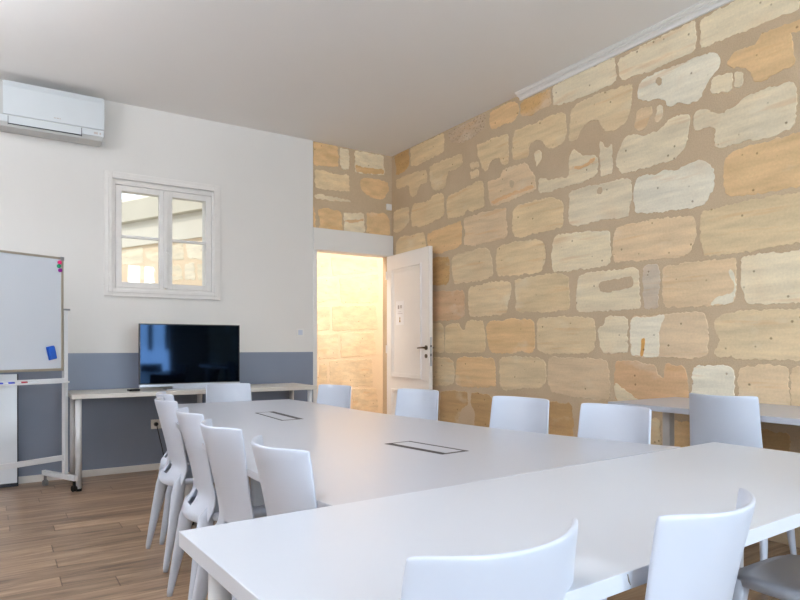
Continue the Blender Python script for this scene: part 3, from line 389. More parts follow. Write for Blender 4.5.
# window in the back wall: casing, two sashes with a glazing bar each
def frame_rect(bm, x0, x1, z0, z1, t, y0, y1):
    box(bm, x0, x0 + t, y0, y1, z0, z1); box(bm, x1 - t, x1, y0, y1, z0, z1)
    box(bm, x0 + t, x1 - t, y0, y1, z0, z0 + t); box(bm, x0 + t, x1 - t, y0, y1, z1 - t, z1)
bm = B(); frame_rect(bm, .781, 1.80, 1.572, 2.672, .062, D - .022, D)
frame_rect(bm, .815, 1.77, 1.606, 2.64, .03, D - .034, D - .022)
frame_rect(bm, WX0 - .018, WX1 + .018, WZ0 - .018, WZ1 + .018, .03, D - .012, D + .06)
win = struct(obj('window_1', bm, 'windowpaint', bevel=.004))
MX = 1.302
for (a, b) in ((WX0 + .014, MX - .008), (MX + .008, WX1 - .014)):
    bm = B(); y0, y1 = D - .004, D + .04
    frame_rect(bm, a, b, WZ0 + .014, WZ1 - .014, .05, y0, y1)
    box(bm, a + .05, b - .05, y0 + .006, y1 - .006, 2.098, 2.122)
    s = obj('sash', bm, 'windowpaint', win, bevel=.003)
    bm = B(); box(bm, a + .045, b - .045, D + .018, D + .022, WZ0 + .06, WZ1 - .06); obj('pane', bm, 'glass', s)
bm = B(); box(bm, MX - .022, MX + .022, D - .022, D - .004, WZ0 + .02, WZ1 - .02); obj('meeting_rail', bm, 'windowpaint', win, bevel=.005)
bm = B(); tube(bm, [(MX, D - .03, 1.72), (MX, D - .03, 2.42)], .005, 8)
for z in (1.74, 1.92, 2.12, 2.40): box(bm, MX - .012, MX + .012, D - .036, D - .02, z, z + .025)
tube(bm, [(MX, D - .035, 2.0), (MX + .01, D - .06, 1.985), (MX + .03, D - .065, 1.975)], [.006, .008, .009], 8)
obj('espagnolette', bm, 'windowpaint', win)

# outside the window: courtyard wall of the next building with render band and cream eave
p0 = Vector((2.04, 7.4)); dd = Vector((-.4226, .9063)); nn = Vector((-.9063, -.4226))
def yard(t, h, z): q = p0 + dd * t + nn * h; return (q.x, q.y, z)
def yard_box(bm, t0, t1, h0, h1, z0, z1, mi=0):
    v = [bm.verts.new(yard(t, h, z)) for z in (z0, z1) for (t, h) in ((t0, h0), (t1, h0), (t1, h1), (t0, h1))]
    for q in ((0, 3, 2, 1), (4, 5, 6, 7), (0, 1, 5, 4), (1, 2, 6, 5), (2, 3, 7, 6), (3, 0, 4, 7)):
        bm.faces.new([v[i] for i in q]).material_index = mi
bm = B(); lay = bm.loops.layers.float_color.new('tint')
yard_box(bm, -.75, 4.2, -.3, 0, 0, 2.41, 0)
YS = list(STONES['yard']) + random_rows(-.7, 4.1, .05, 1.5, .33, 12, ['yard'])
YS += random_rows(2.1, 4.1, 1.52, 2.4, .28, 13, ['yard'])
for i, (t, P) in enumerate(YS): facing(bm, lay, P, t, lambda u, v, h: yard(u, h, v), .004, 1, seed=500 + i)
tag(obj('courtyard_wall', bm, ['pale_mortar', 'stone']), 'sunlit stone courtyard wall seen through the small window', 'wall')
bm = B(); yard_box(bm, -.75, 4.2, -.3, .03, 2.41, 2.67); yard_box(bm, -.75, 4.2, -.3, .0, 2.67, 2.72)
tag(obj('wall_coping', bm, 'concrete'), 'white rendered band on top of the courtyard wall outside the window', 'wall band')
bm = B()
v = [bm.verts.new(yard(t, h, z)) for t in (-.75, 4.2) for (h, z) in ((-.3, 2.72), (.10, 2.72), (.16, 2.95), (.12, 3.0), (-.3, 3.02))]
for i in range(5): bm.faces.new((v[i], v[(i + 1) % 5], v[5 + (i + 1) % 5], v[5 + i]))
bm.faces.new(v[:5]); bm.faces.new(v[5:][::-1])
tag(obj('roof_eave', bm, 'eave'), 'cream roof eave of the building outside the small window', 'eave')
bm = B(); box(bm, -4, 2.45, D + T, 12, -.25, -.02); tag(obj('courtyard_ground', bm, 'ground'), 'pale courtyard ground outside the small window', 'ground')['kind'] = 'structure'

# hallway beyond the doorway
HY = 7.6
bm = B(); lay = bm.loops.layers.float_color.new('tint')
box(bm, 2.5, 5.2, HY, HY + .25, 0, 2.9, 0)
to3 = lambda u, v, h: (u, HY - h, v)
for i, (t, P) in enumerate(STONES['hall']): facing(bm, lay, [(min(5., max(x, 2.66)), z) for x, z in P], t, to3, .004, 1, seed=700 + i)
struct(obj('wall_hallway', bm, ['pale_mortar', 'stone']))
bm = B(); box(bm, 2.45, 2.62, D + T, HY + .25, 0, 2.9); struct(obj('wall_hallway_left', bm, 'plaster'))
bm = B(); box(bm, 5.0, 5.2, D + .14, HY, 0, 2.9); struct(obj('wall_hallway_right', bm, 'plaster'))
bm = B(); box(bm, W + .35, 5.2, D + .04, D + .14, 0, 2.9); struct(obj('wall_hallway_front', bm, 'plaster'))
bm = B(); box(bm, 2.784, 5.2, D + .14, HY + .25, 2.9, 3.05); struct(obj('ceiling_hallway', bm, 'ceiling'))

# ------------------------------------------------------------------ door leaf, opened into the room
door = bpy.data.objects.new('door_1', None); col.objects.link(door); struct(door)
hx, hy = 3.712, D - .005
door.location = (hx, hy, 0); fx, fy = 3.655, 5.10
ang = math.atan2(fy - hy, fx - hx); door.rotation_euler.z = ang; DL = .905
# local: x along the leaf, -y is ... room-facing side (towards -X) is local -y
bm = B(); box(bm, 0, DL, -.02, .02, .01, 2.137)
obj('door_leaf', bm, 'doorpaint', door, bevel=.002)
def moulding(side):
    bm = B()
    for (z0, z1) in ((.98, 1.98), (.18, .80)):
        pass
    for (z0, z1) in ((.79, 1.985), (.16, .66)):
        x0, x1 = .12, DL - .15
        y = side * .02
        for (i, (t, h)) in enumerate(((.014, .014), (.03, .006))):
            o_ = i * .016
            a, b = sorted((y, y + side * h))
            frame_rect(bm, x0 + o_, x1 - o_, z0 + o_, z1 - o_, t, a, b)
    return bm
obj('panel_moulding', moulding(-1), 'doorpaint', door, bevel=.002); obj('panel_moulding', moulding(1), 'doorpaint', door, bevel=.002)
h = bpy.data.objects.new('door_handle', None); col.objects.link(h); h.parent = door; h.location = (DL - .055, 0, 1.115)
for sd in (-1, 1):
    bm = B(); tube(bm, [(0, sd * .02, 0), (0, sd * .028, 0)], .024, 16); tube(bm, [(0, sd * .022, 0), (0, sd * .06, 0)], .009, 10)
    tube(bm, [(.004, sd * .058, .001), (-.05, sd * .06, 0), (-.115, sd * .056, -.004)], [.010, .009, .007], 10)
    tube(bm, [(0, sd * .02, -.085), (0, sd * .028, -.085)], .021, 16); box(bm, -.006, .006, *sorted((sd * .028, sd * .032)), -.1, -.075)
    obj('lever', bm, 'brass', h, smooth=False)
bm = B(); box(bm, DL, DL + .0015, -.011, .011, .93, 1.22); obj('lock_plate', bm, 'silver', door)
bm = B(); box(bm, DL + .001, DL + .004, -.007, .007, 1.12, 1.14); box(bm, DL + .001, DL + .003, -.006, .006, 1.03, 1.055); obj('latch', bm, 'darkgroove', door)
for z in (.25, 1.05, 1.88):
    bm = B(); tube(bm, [(-.004, -.024, z), (-.004, -.024, z + .09)], .007, 10); obj('hinge', bm, 'doorpaint', door)

# paper notice fixed to the leaf (a thing of its own)
pn = empty('paper_notice', door.location + Vector((math.cos(ang) * .305, math.sin(ang) * .305, 1.49)), ang, 'small white paper notice with grey print and a gold mark on the open door', 'notice')
# leaf outward side is local -y
bm = B(); box(bm, -.088, .088, -.022, -.0205, -.13, .13); obj('sheet', bm, 'paper', pn)
bm = B(); box(bm, -.045, -.012, -.0232, -.022, .045, .085); obj('heading_block', bm, 'ink', pn)
bm = B(); box(bm, .012, .04, -.0232, -.022, .05, .085); obj('heading_block', bm, 'ink', pn)
bm = B()
box(bm, -.05, .055, -.0232, -.022, -.008, -.004); obj('text_line', bm, 'ink', pn)
bm = B(); box(bm, -.035, .03, -.0232, -.022, .012, .015); obj('text_line', bm, 'ink', pn)
bm = B(); prism(bm, [(0, 0), (1, 0), (1, 1), (0, 1)], 0, 1); bm.clear()
v = [bm.verts.new((x, y, z)) for y in (-.0232, -.022) for (x, z) in ((-.016, -.1), (.016, -.1), (.006, -.07), (.01, -.055), (0, -.04), (-.01, -.055), (-.006, -.07))]
bm.faces.new(v[:7]); bm.faces.new(v[7:][::-1])
for i in range(7): bm.faces.new((v[i], v[(i + 1) % 7], v[7 + (i + 1) % 7], v[7 + i]))
obj('gold_mark', bm, 'gold', pn)

# ------------------------------------------------------------------ chairs
def bake(o):
    dg = bpy.context.evaluated_depsgraph_get(); me = bpy.data.meshes.new_from_object(o.evaluated_get(dg)); o.modifiers.clear(); o.data = me
    for p in me.polygons: p.use_smooth = True
def chair_proto():
    t = bpy.data.objects.new('moulded_chair', None); col.objects.link(t)
    rows = [(.85, -.232, .167, .072), (.80, -.219, .169, .066), (.74, -.202, .171, .055), (.67, -.183, .174, .044), (.61, -.166, .177, .034), (.56, -.154, .180, .030),
            (.515, -.150, .183, .036), (.485, -.162, .185, .046), (.457, -.184, .187, .060), (.430, -.206, .188, .068), (.405, -.200, .178, .060)]
    bm = B(); n = 10; g = []
    for (z, yc, hw, sg) in rows:
        g.append([])
        for i in range(n + 1):
            s = -1 + 2 * i / n; top = (.006 * s * s - .005 * abs(s) ** 8 - .004) if z == .85 else 0
            g[-1].append(bm.verts.new((hw * s * (1 - .05 * s * s) / .95, yc + sg * abs(s) ** 2.1, z + top)))
    hole = {(6, 4), (6, 5), (7, 4), (7, 5)}
    for r in range(len(rows) - 1):
        for i in range(n):
            if (r, i) in hole: continue
            bm.faces.new((g[r][i], g[r][i + 1], g[r + 1][i + 1], g[r + 1][i]))
    bm.verts.remove(g[7][5])
    for (a_, b_) in ((6, 4), (6, 6)): g[a_][b_].co.x *= .72; g[a_][b_].co.z -= .005
    o = obj('backrest', bm, 'plastic', t, smooth=True)
    sd = o.modifiers.new('s', 'SOLIDIFY'); sd.thickness = .013; sd.offset = 0
    bv = o.modifiers.new('b', 'BEVEL'); bv.width = .004; bv.segments = 1; bv.limit_method = 'ANGLE'; bv.angle_limit = R(50)
    sb = o.modifiers.new('u', 'SUBSURF'); sb.levels = sb.render_levels = 2
    bpy.context.view_layer.update(); bake(o)
    bm = B(); prof = [(0.02, .436), (.45, .437), (.8, .446), (.93, .449), (.985, .444), (1, .434), (.985, .42), (.9, .412), (.5, .408), (.02, .408)]
    seg = 40; rings = []
    for (r, z) in prof:
        ring = []
        for k in range(seg):
            a = 2 * math.pi * k / seg; ca, sa = math.cos(a), math.sin(a)
            x = math.copysign(abs(ca) ** .5, ca) * .205 * r; y = math.copysign(abs(sa) ** .5, sa) * .215 * r
            x *= 1 - .04 * (y > 0) * y / .2 - .15 * max(0, -y / .2); y = y * (1 if y > 0 else .93)
            ring.append(bm.verts.new((x, y + .005, z - (.018 * max(0, y / .215) ** 3 if r > .3 else 0))))
        rings.append(ring)
    for a, b in zip(rings, rings[1:]):
        for k in range(seg): bm.faces.new((a[k], a[(k + 1) % seg], b[(k + 1) % seg], b[k]))
    bm.faces.new(rings[0]); bm.faces.new(rings[-1][::-1])
    obj('seat', bm, 'plastic', t, smooth=True)
    for sx in (-1, 1):
        bm = B(); tube(bm, [(sx * .156, -.125, .475), (sx * .161, -.146, .43), (sx * .176, -.163, .36), (sx * .203, -.193, .2), (sx * .216, -.228, .02), (sx * .217, -.23, 0)],
                       [(.006, .012), (.019, .031), (.021, .033), (.017, .024), (.012, .0135), (.010, .011)], 14)
        obj('leg', bm, 'plastic', t, smooth=True)
        bm = B(); tube(bm, [(sx * .165, .165, .43), (sx * .170, .172, .36), (sx * .186, .19, .2), (sx * .203, .208, .02), (sx * .204, .209, 0)],
                       [(.028, .028), (.026, .026), (.020, .020), (.012, .012), (.010, .010)], 14)
        obj('leg', bm, 'plastic', t, smooth=True)
    return t
proto = chair_proto(); first = [True]
def chair(rx, ry, face_deg, label, group, sc=1.):
    # rx, ry: rearmost point of the back; face_deg: direction the sitter faces, from +X
    if first[0]: o = proto; first[0] = False
    else:
        o = proto.copy(); col.objects.link(o)
        for c in list(proto.children):
            k = c.copy(); col.objects.link(k); k.parent = o
    f = R(face_deg); off = .235 * sc
    o.location = (rx + math.cos(f) * off, ry + math.sin(f) * off, 0); o.rotation_euler.z = f - R(90); o.scale = (sc,) * 3
    return tag(o, label, 'chair', group)
GA = GN = 'white moulded chairs around the meeting tables'
chair(.80, 3.95, -5, 'white moulded chair at the back of the left row, almost hidden behind the next one', GA)
chair(.700, 3.48, 0, 'white moulded chair, second from the back in the left row, hole above its seat showing', GA)
chair(.632, 2.72, -4, 'white moulded chair in the middle of the left row', GA, 1.012)
chair(.576, 2.115, 0, 'white chair, second nearest in the left row, behind the corner of the near table', GA, 1.024)
chair(.583, 1.617, 0, 'white moulded chair nearest in the left row, tucked in the corner between both tables', GA, 1.024)
chair(1.448, 4.685, 270, 'white chair at the far head of the long table, in front of the television', GA)
chair(2.11, 4.06, 197, 'white chair beyond the long table, in front of the doorway', GA)
chair(2.36, 3.37, 198, 'white chair beyond the long table, in front of the open door leaf', GA)
chair(2.255, 2.30, 189, 'white chair beyond the long table, third from the doorway, before bare stone', GA, 1.03)
chair(2.31, 1.77, 184, 'white chair beyond the long table, nearest of that row, by the side table end', GA, 1.03)
c5 = chair(2.955, 1.735, 8, 'white chair turned towards the side table under the stone wall', GN, 1.05); c5.scale.x = .98
c6 = chair(.637, .635, 92, 'bright white chair back at the bottom edge, left of the two nearest', GN); c6.scale.x = 1.035
chair(1.103, .593, 97, 'bright white chair back at the bottom edge, right of the two nearest', GN)
chair(2.05, .63, 90, 'chair at the bottom right corner of the view, only its seat in sight', GN)

# ------------------------------------------------------------------ tables
def square_leg(x, y, h, t, s, mat, foot=True):
    bm = B(); box(bm, x - s / 2, x + s / 2, y - s / 2, y + s / 2, .008, h); l = obj('leg', bm, mat, t, bevel=.003)
    if foot: bm = B(); tube(bm, [(x, y, 0), (x, y, .01)], s * .38, 12); obj('foot', bm, 'black', l)
    return l
def round_leg(x, y, h, t, r, mat):
    bm = B(); tube(bm, [(x, y, .02), (x, y, h)], r, 20); l = obj('leg', bm, mat, t)
    for p in l.data.polygons: p.use_smooth = len(p.vertices) == 4
    bm = B(); tube(bm, [(x, y, 0), (x, y, .022)], r * 1.0, 16); obj('foot', bm, 'black', l)
    return l

# long conference table
def smooth_side(pts, n=6):
    out = []
    for i in range(len(pts) - 1):
        q0 = pts[max(i - 1, 0)]; q1 = pts[i]; q2 = pts[i + 1]; q3 = pts[min(i + 2, len(pts) - 1)]
        for k in range(n):
            t = k / n
            out.append(tuple(.5 * (2 * q1[j] + (q2[j] - q0[j]) * t + (2 * q0[j] - 5 * q1[j] + 4 * q2[j] - q3[j]) * t * t + (3 * q1[j] - q0[j] - 3 * q2[j] + q3[j]) * t ** 3) for j in (0, 1)))
    return out + [pts[-1]]
right = smooth_side([(2.225, 1.447), (2.16, 1.62), (2.065, 1.95), (1.975, 2.35), (1.935, 2.7), (1.88, 3.05), (1.85, 3.45), (1.838, 3.96), (1.80, 4.31)])
left = smooth_side([(.93, 4.355), (.82, 3.7), (.745, 3.11), (.69, 2.5), (.668, 1.95), (.675, 1.5), (.69, 1.374)])
t = empty('conference_table', (1.4, 2.8, 0), 0, 'long pale grey conference table with flared sides running towards the television', 'table')
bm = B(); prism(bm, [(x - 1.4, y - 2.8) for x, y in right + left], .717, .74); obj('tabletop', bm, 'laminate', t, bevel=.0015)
for (x, y) in ((1.02, 4.05), (1.72, 4.05), (.95, 2.62), (1.80, 2.62), (.92, 1.62), (1.96, 1.62)): round_leg(x - 1.4, y - 2.8, .712, t, .03, 'steel_white')
for (a_, b_, c_) in ((-.40, .35, -.18), (-.33, .29, 1.25), (-.43, .51, -1.18)):
    bm = B(); box(bm, a_, b_, c_ - .01, c_ + .01, .652, .712); obj('crossbar', bm, 'steel_grey', t)
def hatch(c, thick_side):
    # c: four corners (far-left, far-right, near-right, near-left)
    hm = bpy.data.objects.new('cable_hatch', None); col.objects.link(hm); hm.parent = t
    P = [Vector((x - 1.4, y - 2.8)) for x, y in c]
    bm = B()
    for i in range(4):
        a, b = P[i], P[(i + 1) % 4]; w = thick_side[i]; d = (b - a).normalized(); nrm = Vector((-d.y, d.x))
        cen = sum(P, Vector((0, 0))) / 4
        if (cen - a).dot(nrm) < 0: nrm = -nrm
        prism(bm, [tuple(a), tuple(b), tuple(b + nrm * w), tuple(a + nrm * w)], .74, .7406)
    obj('hatch_slot', bm, 'darkgroove', hm)
    cen = sum(P, Vector((0, 0))) / 4
    bm = B(); prism(bm, [tuple(cen + (p - cen) * .93) for p in P], .74, .7403); obj('hatch_lid', bm, 'laminate', hm)
hatch([(1.262, 3.53), (1.385, 3.545), (1.378, 3.095), (1.25, 3.085)], [.006, .034, .014, .012])
hatch([(1.298, 2.13), (1.424, 2.138), (1.475, 1.816), (1.345, 1.808)], [.007, .014, .016, .030])

# near table
nt_c = Vector((1.40, 1.06)); yaw = math.atan2(1.447 - 1.36, 2.451 - .32)
t = empty('foreground_table', (nt_c.x, nt_c.y, 0), yaw, 'white rectangular table across the foreground', 'table')
hl, hw_ = 1.066, .345
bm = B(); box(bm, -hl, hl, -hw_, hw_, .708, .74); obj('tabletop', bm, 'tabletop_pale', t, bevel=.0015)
for (x, y) in ((-hl + .068, hw_ - .06), (hl - .14, hw_ - .17), (-hl + .065, -hw_ + .06), (hl - .065, -hw_ + .06)):
    round_leg(x, y, .703, t, .024 if x < 0 else .016, 'steel_white')
bm = B(); tube(bm, [(-.50, -hw_ - .0006, .736), (-.497, -hw_ - .0006, .724), (-.492, -hw_ - .0006, .716)], [.0009, .0013, .0006], 6); obj('edge_chip', bm, 'crack', t)

# side table under the stone wall
t = empty('side_table', (3.41, 1.2, 0), 0, 'long pale table standing against the stone wall on the right', 'table')
bm = B(); box(bm, -.318, .355, -1.55, 1.29, .765, .795); obj('tabletop', bm, 'laminate', t, bevel=.002)
for (x, y) in ((-.25, .93), (.26, .93), (-.25, -1.2), (.26, -1.2), (-.25, -.2), (.26, -.2)): square_leg(x, y, .765, t, .045, 'legsteel')

# television table
t = empty('wall_table', (1.53, 5.66, 0), 0, 'narrow white table on round legs along the grey wall below the window', 'table')
bm = B(); box(bm, -1.05, 1.02, -.25, .32, .72, .755); obj('tabletop', bm, 'melamine', t, bevel=.002)
for (x, y) in ((-1.0, -.20), (-1.0, .24), (.965, -.20), (.965, .24), (.05, .24), (.05, -.20)): round_leg(x, y, .72, t, .023, 'steel_white')

# ------------------------------------------------------------------ television
t = empty('television', (1.432, 5.62, .755), R(0), 'black flat television with a silver lower bar on the wall table', 'television')
bm = B(); box(bm, -.432, .432, -.012, .022, .05, .567); bz = obj('bezel', bm, 'black', t, bevel=.003)
bm = B(); box(bm, -.422, .422, -.0135, -.0125, .058, .558); obj('screen', bm, 'screen', t)
bm = B(); box(bm, -.432, .432, -.026, .02, .028, .05); obj('lower_bar', bm, 'silver', t, bevel=.003)
bm = B(); box(bm, -.22, .22, -.08, .09, 0, .008); box(bm, -.16, .16, 0, .016, .008, .03); obj('stand', bm, 'silver', t, bevel=.002)
bm = B(); box(bm, -.042, .042, -.035, .035, 0, .016)
o = obj('media_box', bm, 'black', bevel=.003, loc=(.955, 5.60, .755)); tag(o, 'small flat black box on the wall table left of the television', 'media box')
o.rotation_euler.z = R(8)

# ------------------------------------------------------------------ power socket, switch, sensor
sk = empty('power_socket', (1.215, D, .418), 0, 'white double power socket on the grey wall under the wall table', 'socket')
for x in (0, .088):
    bm = B(); box(bm, x - .043, x + .043, -.010, 0, -.043, .043); pl = obj('plate', bm, 'trim', sk, bevel=.003)
    bm = B(); tube(bm, [(x, -.0102, 0), (x, -.0106, 0)], .022, 20); obj('recess', bm, 'acgrey', pl)
o = bpy.data.objects.new('plug_cable', None); col.objects.link(o); o.location = (1.215, D - .0106, .418); tag(o, 'black power plug with a cable hanging down from the wall socket', 'plug')
bm = B(); tube(bm, [(0, 0, 0), (0, -.022, 0), (0, -.032, -.006)], [.019, .017, .008], 14); obj('plug', bm, 'black', o)
bm = B(); pts = [(0, -.03, -.004), (.004, -.038, -.03), (.02, -.03, -.10), (.045, -.022, -.2), (.06, -.03, -.29), (.08, -.05, -.37), (.13, -.06, -.411), (.25, -.05, -.413), (.4, -.03, -.413)]
tube(bm, pts, .004, 8); obj('cable', bm, 'black', o, smooth=True)
bm = B(); box(bm, -.04, .04, -.009, 0, -.04, .04); o = obj('light_switch', bm, 'trim', bevel=.003, loc=(2.637, D, 1.272)); tag(o, 'white light switch on the white wall left of the doorway', 'switch')
bm = B(); box(bm, -.024, .024, -.003, 0, -.026, .026); obj('rocker', bm, 'plastic', o, bevel=.001, loc=(0, -.009, 0))
bm = B(); box(bm, -.033, .033, -.022, 0, -.034, .034); o = obj('wall_sensor', bm, 'trim', bevel=.004, loc=(3.728, D + .02, 2.705)); tag(o, 'tiny white box on the stone above the doorway, in the corner', 'sensor')

# ------------------------------------------------------------------ air conditioner
ac = empty('air_conditioner', (.385, D, 2.84), 0, 'white wall air conditioner close to the ceiling above the whiteboard', 'air conditioner')
def extrude_x(bm, prof, x0, x1):
    a = [bm.verts.new((x0, y, z)) for y, z in prof]; b = [bm.verts.new((x1, y, z)) for y, z in prof]; n = len(prof)
    bm.faces.new(a); bm.faces.new(b[::-1])
    for i in range(n): bm.faces.new((a[i], a[(i + 1) % n], b[(i + 1) % n], b[i]))
bm = B(); extrude_x(bm, [(0, .03), (-.10, .014), (-.175, .03), (-.192, .07), (-.195, .34), (-.18, .385), (0, .39)], -.375, .365); obj('body', bm, 'acgrey', ac, bevel=.004)
bm = B(); extrude_x(bm, [(-.192, .118), (-.203, .12), (-.205, .34), (-.186, .392), (-.18, .392), (-.18, .13)], -.352, .375); obj('front_panel', bm, 'acwhite', ac, bevel=.003)
bm = B(); extrude_x(bm, [(-.185, .113), (-.2005, .113), (-.1985, .062), (-.183, .062)], -.372, .372); obj('lower_panel', bm, 'acwhite', ac, bevel=.002)
bm = B(); extrude_x(bm, [(-.196, .112), (-.2035, .112), (-.2025, .0505), (-.185, .0505), (-.18, .05)], -.315, .20); fl = obj('louver_flap', bm, 'acwhite', ac, bevel=.002)
bm = B(); box(bm, -.318, .203, -.2045, -.19, .0465, .0505)
box(bm, .2005, .2045, -.205, -.19, .04, .108); box(bm, -.319, -.3155, -.205, -.19, .04, .108); obj('flap_gap', bm, 'darkgroove', ac)
bm = B(); box(bm, .295, .325, -.2012, -.2004, .076, .094); box(bm, .338, .350, -.2012, -.2004, .076, .094); obj('display_label', bm, 'ink', ac)
bm = B()
for i, w in enumerate((.008, .006, .009, .006, .007)): box(bm, .0 + i * .0105, .0 + i * .0105 + w, -.2062, -.2048, .148, .156)
obj('badge', bm, 'ink', ac)

# ------------------------------------------------------------------ whiteboard on wheeled stand
# local x runs along the board (0 at its right end, negative to the left), -y faces the room
BD = R(26)
wbd = empty('mobile_whiteboard', (.428, 5.555, 0), BD, 'white magnetic board on a grey wheeled stand left of the television', 'whiteboard')
bm = B(); box(bm, -1.5, -.02, -.010, .010, .955, 1.81); obj('panel', bm, 'board', wbd)
bm = B()
box(bm, -1.52, 0, -.014, .014, 1.807, 1.824); box(bm, -1.52, 0, -.014, .014, .938, .958); box(bm, -.02, 0, -.014, .014, .958, 1.807); box(bm, -1.52, -1.5, -.014, .014, .958, 1.807)
obj('frame', bm, 'alu', wbd, bevel=.002)
bm = B(); box(bm, -.024, .004, -.017, .017, 1.797, 1.828); obj('corner_cap', bm, 'steel_grey', wbd, bevel=.003)
for x in (.018, -1.538):
    bm = B(); box(bm, x - .014, x + .014, -.02, .02, .11, 1.41); post = obj('post', bm, 'steel_white', wbd, bevel=.003)
    bm = B(); box(bm, x - .016, x + .03, -.022, .022, 1.41, 1.424); obj('post_cap', bm, 'steel_grey', post)
    bm = B(); box(bm, x - .016, x + .016, -.15, .30, .085, .125); ft = obj('base_foot', bm, 'steel_white', wbd, bevel=.003)
    for y in (-.125, .275):
        bm = B(); tube(bm, [(x - .014, y, .024), (x + .014, y, .024)], .024, 16); box(bm, x - .006, x + .006, y - .012, y + .012, .04, .09)
        obj('caster', bm, 'black' if y < 0 else 'steel_grey', ft)
bm = B(); box(bm, -1.53, .01, -.03, -.014, .845, .88); box(bm, -1.53, .01, -.075, -.03, .845, .851); box(bm, -1.53, .01, -.078, -.075, .845, .859); obj('pen_tray', bm, 'steel_white', wbd, bevel=.002)
bm = B(); box(bm, -1.53, .01, -.012, .012, .235, .275); obj('lower_bar', bm, 'steel_white', wbd, bevel=.002)
rot = Matrix.Rotation(BD, 4, 'Z')
def onboard(x, y, z): return Vector((.428, 5.555, 0)) + rot @ Vector((x, y, z))
for (mt, nm, x, z) in (('pink', 'topmost pink', -.032, 1.782), ('green', 'green middle', -.038, 1.753), ('purple', 'lowest purple', -.028, 1.722)):
    bm = B(); tube(bm, [(0, -.011, 0), (0, -.019, 0), (0, -.022, 0)], [.0155, .0155, .011], 18)
    o = obj('magnet', bm, mt, loc=onboard(x, 0, z)); o.rotation_euler.z = BD
    tag(o, nm + ' round magnet in the top right corner of the whiteboard', 'magnet', 'round magnets on the whiteboard')
er = bpy.data.objects.new('board_eraser', None); col.objects.link(er); er.location = onboard(-.098, -.011, 1.078); er.rotation_euler = (0, R(-12), BD)
tag(er, 'blue board eraser stuck slightly tilted on the lower right of the whiteboard', 'eraser')
bm = B(); box(bm, -.030, .030, -.012, 0, -.052, .052); obj('felt_pad', bm, 'blue', er, bevel=.002)
bm = B(); box(bm, -.026, .026, -.028, -.012, -.048, .048); obj('grip', bm, 'blue', er, bevel=.006)
for (cap, x, nm) in (('penblue', -.47, 'blue-capped marker lying in the tray, leftmost of three'), ('penblue', -.39, 'blue and white marker in the middle of the tray'), ('penred', -.30, 'red-capped marker in the tray under the whiteboard, nearest the post')):
    o = bpy.data.objects.new('board_marker', None); col.objects.link(o); o.location = onboard(x, -.054, .8605); o.rotation_euler.z = BD; tag(o, nm, 'marker', 'markers in the whiteboard tray')
    bm = B(); tube(bm, [(0, 0, 0), (.085, 0, 0)], .0085, 12); obj('barrel', bm, 'panelwhite', o, smooth=True)
    bm = B(); tube(bm, [(-.045, 0, 0), (0, 0, 0)], .0095, 12); obj('cap', bm, cap, o, smooth=True)

# pale panel leaning against the wall behind the stand
lp = empty('leaning_panel', (.14, 5.90, 0), 0, 'pale board with dark edge leaning against the grey wall behind the whiteboard stand', 'board')
lp.rotation_euler.x = R(-3.5)
bm = B(); box(bm, -.95, -.008, 0, .02, .03, .905); obj('panel', bm, 'panelwhite', lp, bevel=.002)
bm = B(); box(bm, -.958, 0, -.002, .022, 0.002, .03); box(bm, -.008, 0, -.002, .022, .03, .905); obj('edging', bm, 'darkgroove', lp)

# ------------------------------------------------------------------ light
w = bpy.data.worlds.new('World'); scene.world = w; w.use_nodes = True; nt = w.node_tree; bg = nt.nodes['Background']
sky = node(nt, 'ShaderNodeTexSky', sky_type='HOSEK_WILKIE'); sky.turbidity = 6; sky.ground_albedo = .4
sky.sun_direction = Vector((-.3, -.6, .7)).normalized()
mx = node(nt, 'ShaderNodeMix', data_type='RGBA'); mx.inputs['Factor'].default_value = .7; mx.inputs['B'].default_value = (.93, .96, 1, 1)
nt.links.new(sky.outputs[0], mx.inputs['A']); nt.links.new(mx.outputs['Result'], bg.inputs[0]); bg.inputs[1].default_value = 2.0

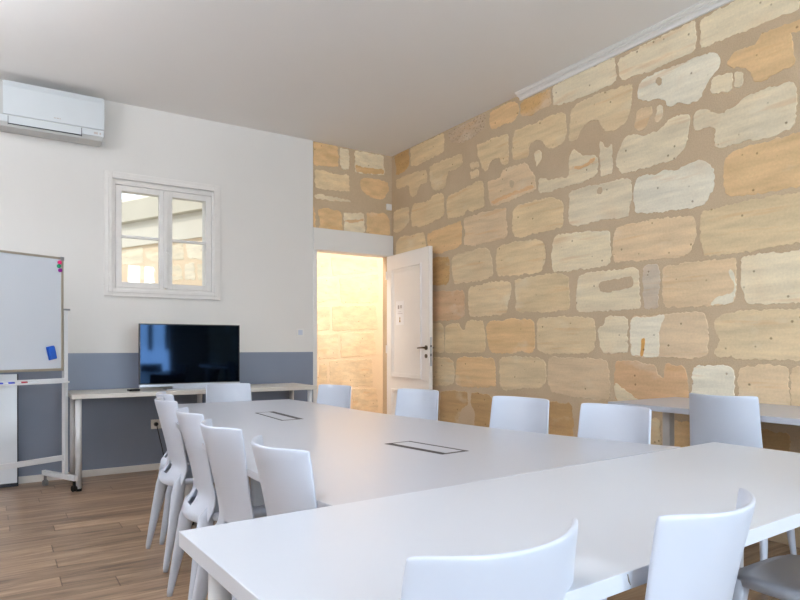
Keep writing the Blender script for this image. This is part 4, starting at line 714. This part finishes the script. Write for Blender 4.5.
def area(name, loc, rot, sx, sy, e, c, parent=None):
    l = bpy.data.lights.new(name, 'AREA'); l.shape = 'RECTANGLE'; l.size = sx; l.size_y = sy; l.energy = e; l.color = c
    o = bpy.data.objects.new(name, l); col.objects.link(o); o.location = loc; o.rotation_euler = rot; return o
for (p0_, p1_, z0, z1) in OP_F: area('window_daylight', ((p0_ + p1_) / 2, YF - .35, (z0 + z1) / 2), (R(108), 0, 0), p1_ - p0_, z1 - z0, 118, (.70, .845, 1))
for (p0_, p1_, z0, z1) in OP_L: area('window_daylight', (XL - .35, (p0_ + p1_) / 2, (z0 + z1) / 2), (R(108), 0, R(-90)), p1_ - p0_, z1 - z0, 30, (.78, .90, 1))
for yy in (.6, 3.6):  # uplighter bars added left of the view to brighten ceiling and room
    pl_ = empty('added_uplighter', (-1.3, yy, 2.45), 0, ('nearer' if yy < 1 else 'farther') + ' of two added white uplighter bars out of view, brightening the ceiling', 'lamp', 'added unseen uplighters')
    bm = B(); box(bm, -.12, .12, -.6, .6, -.03, .03); obj('housing', bm, 'trim', pl_, bevel=.004)
    for e_ in (-.5, .5):
        bm = B(); tube(bm, [(0, e_, .03), (0, e_, CEIL - 2.45)], .003, 6); obj('suspension_cable', bm, 'steel_grey', pl_)
    area('fill_uplight', (-1.3, yy, 2.50), (R(180), 0, 0), .2, 1.1, 92, (.88, .925, 1))
area('hallway_lamp', (3.1, 6.55, 2.86), (0, 0, 0), .8, .4, 25, (1, .94, .86))
area('hallway_lamp', (4.4, 6.6, 2.86), (0, 0, 0), .8, .4, 25, (1, .94, .86))
s = bpy.data.lights.new('sun', 'SUN'); s.energy = 1.8; s.angle = R(3); s.color = (1, .97, .92)
so = bpy.data.objects.new('sun', s); col.objects.link(so)
so.rotation_euler = Vector((.55, .35, -.9)).to_track_quat('-Z', 'Y').to_euler()

# ------------------------------------------------------------------ camera
cam = bpy.data.cameras.new('camera'); co = bpy.data.objects.new('camera', cam); col.objects.link(co); scene.camera = co
co.location = (0, 0, 1.13); co.rotation_euler = (R(90), 0, .9989 - R(90))
cam.sensor_width = 36; cam.lens = 624.9 / 800 * 36; cam.shift_y = 46.17 / 800; cam.clip_start = .02
vs = scene.view_settings; scene.display_settings.display_device = 'sRGB'
vs.view_transform = 'Standard'; vs.look = 'None'; vs.gamma = 1; vs.use_curve_mapping = False; vs.exposure = 0.15
scene.cycles.max_bounces = 10; scene.cycles.diffuse_bounces = 6; scene.cycles.use_denoising = True
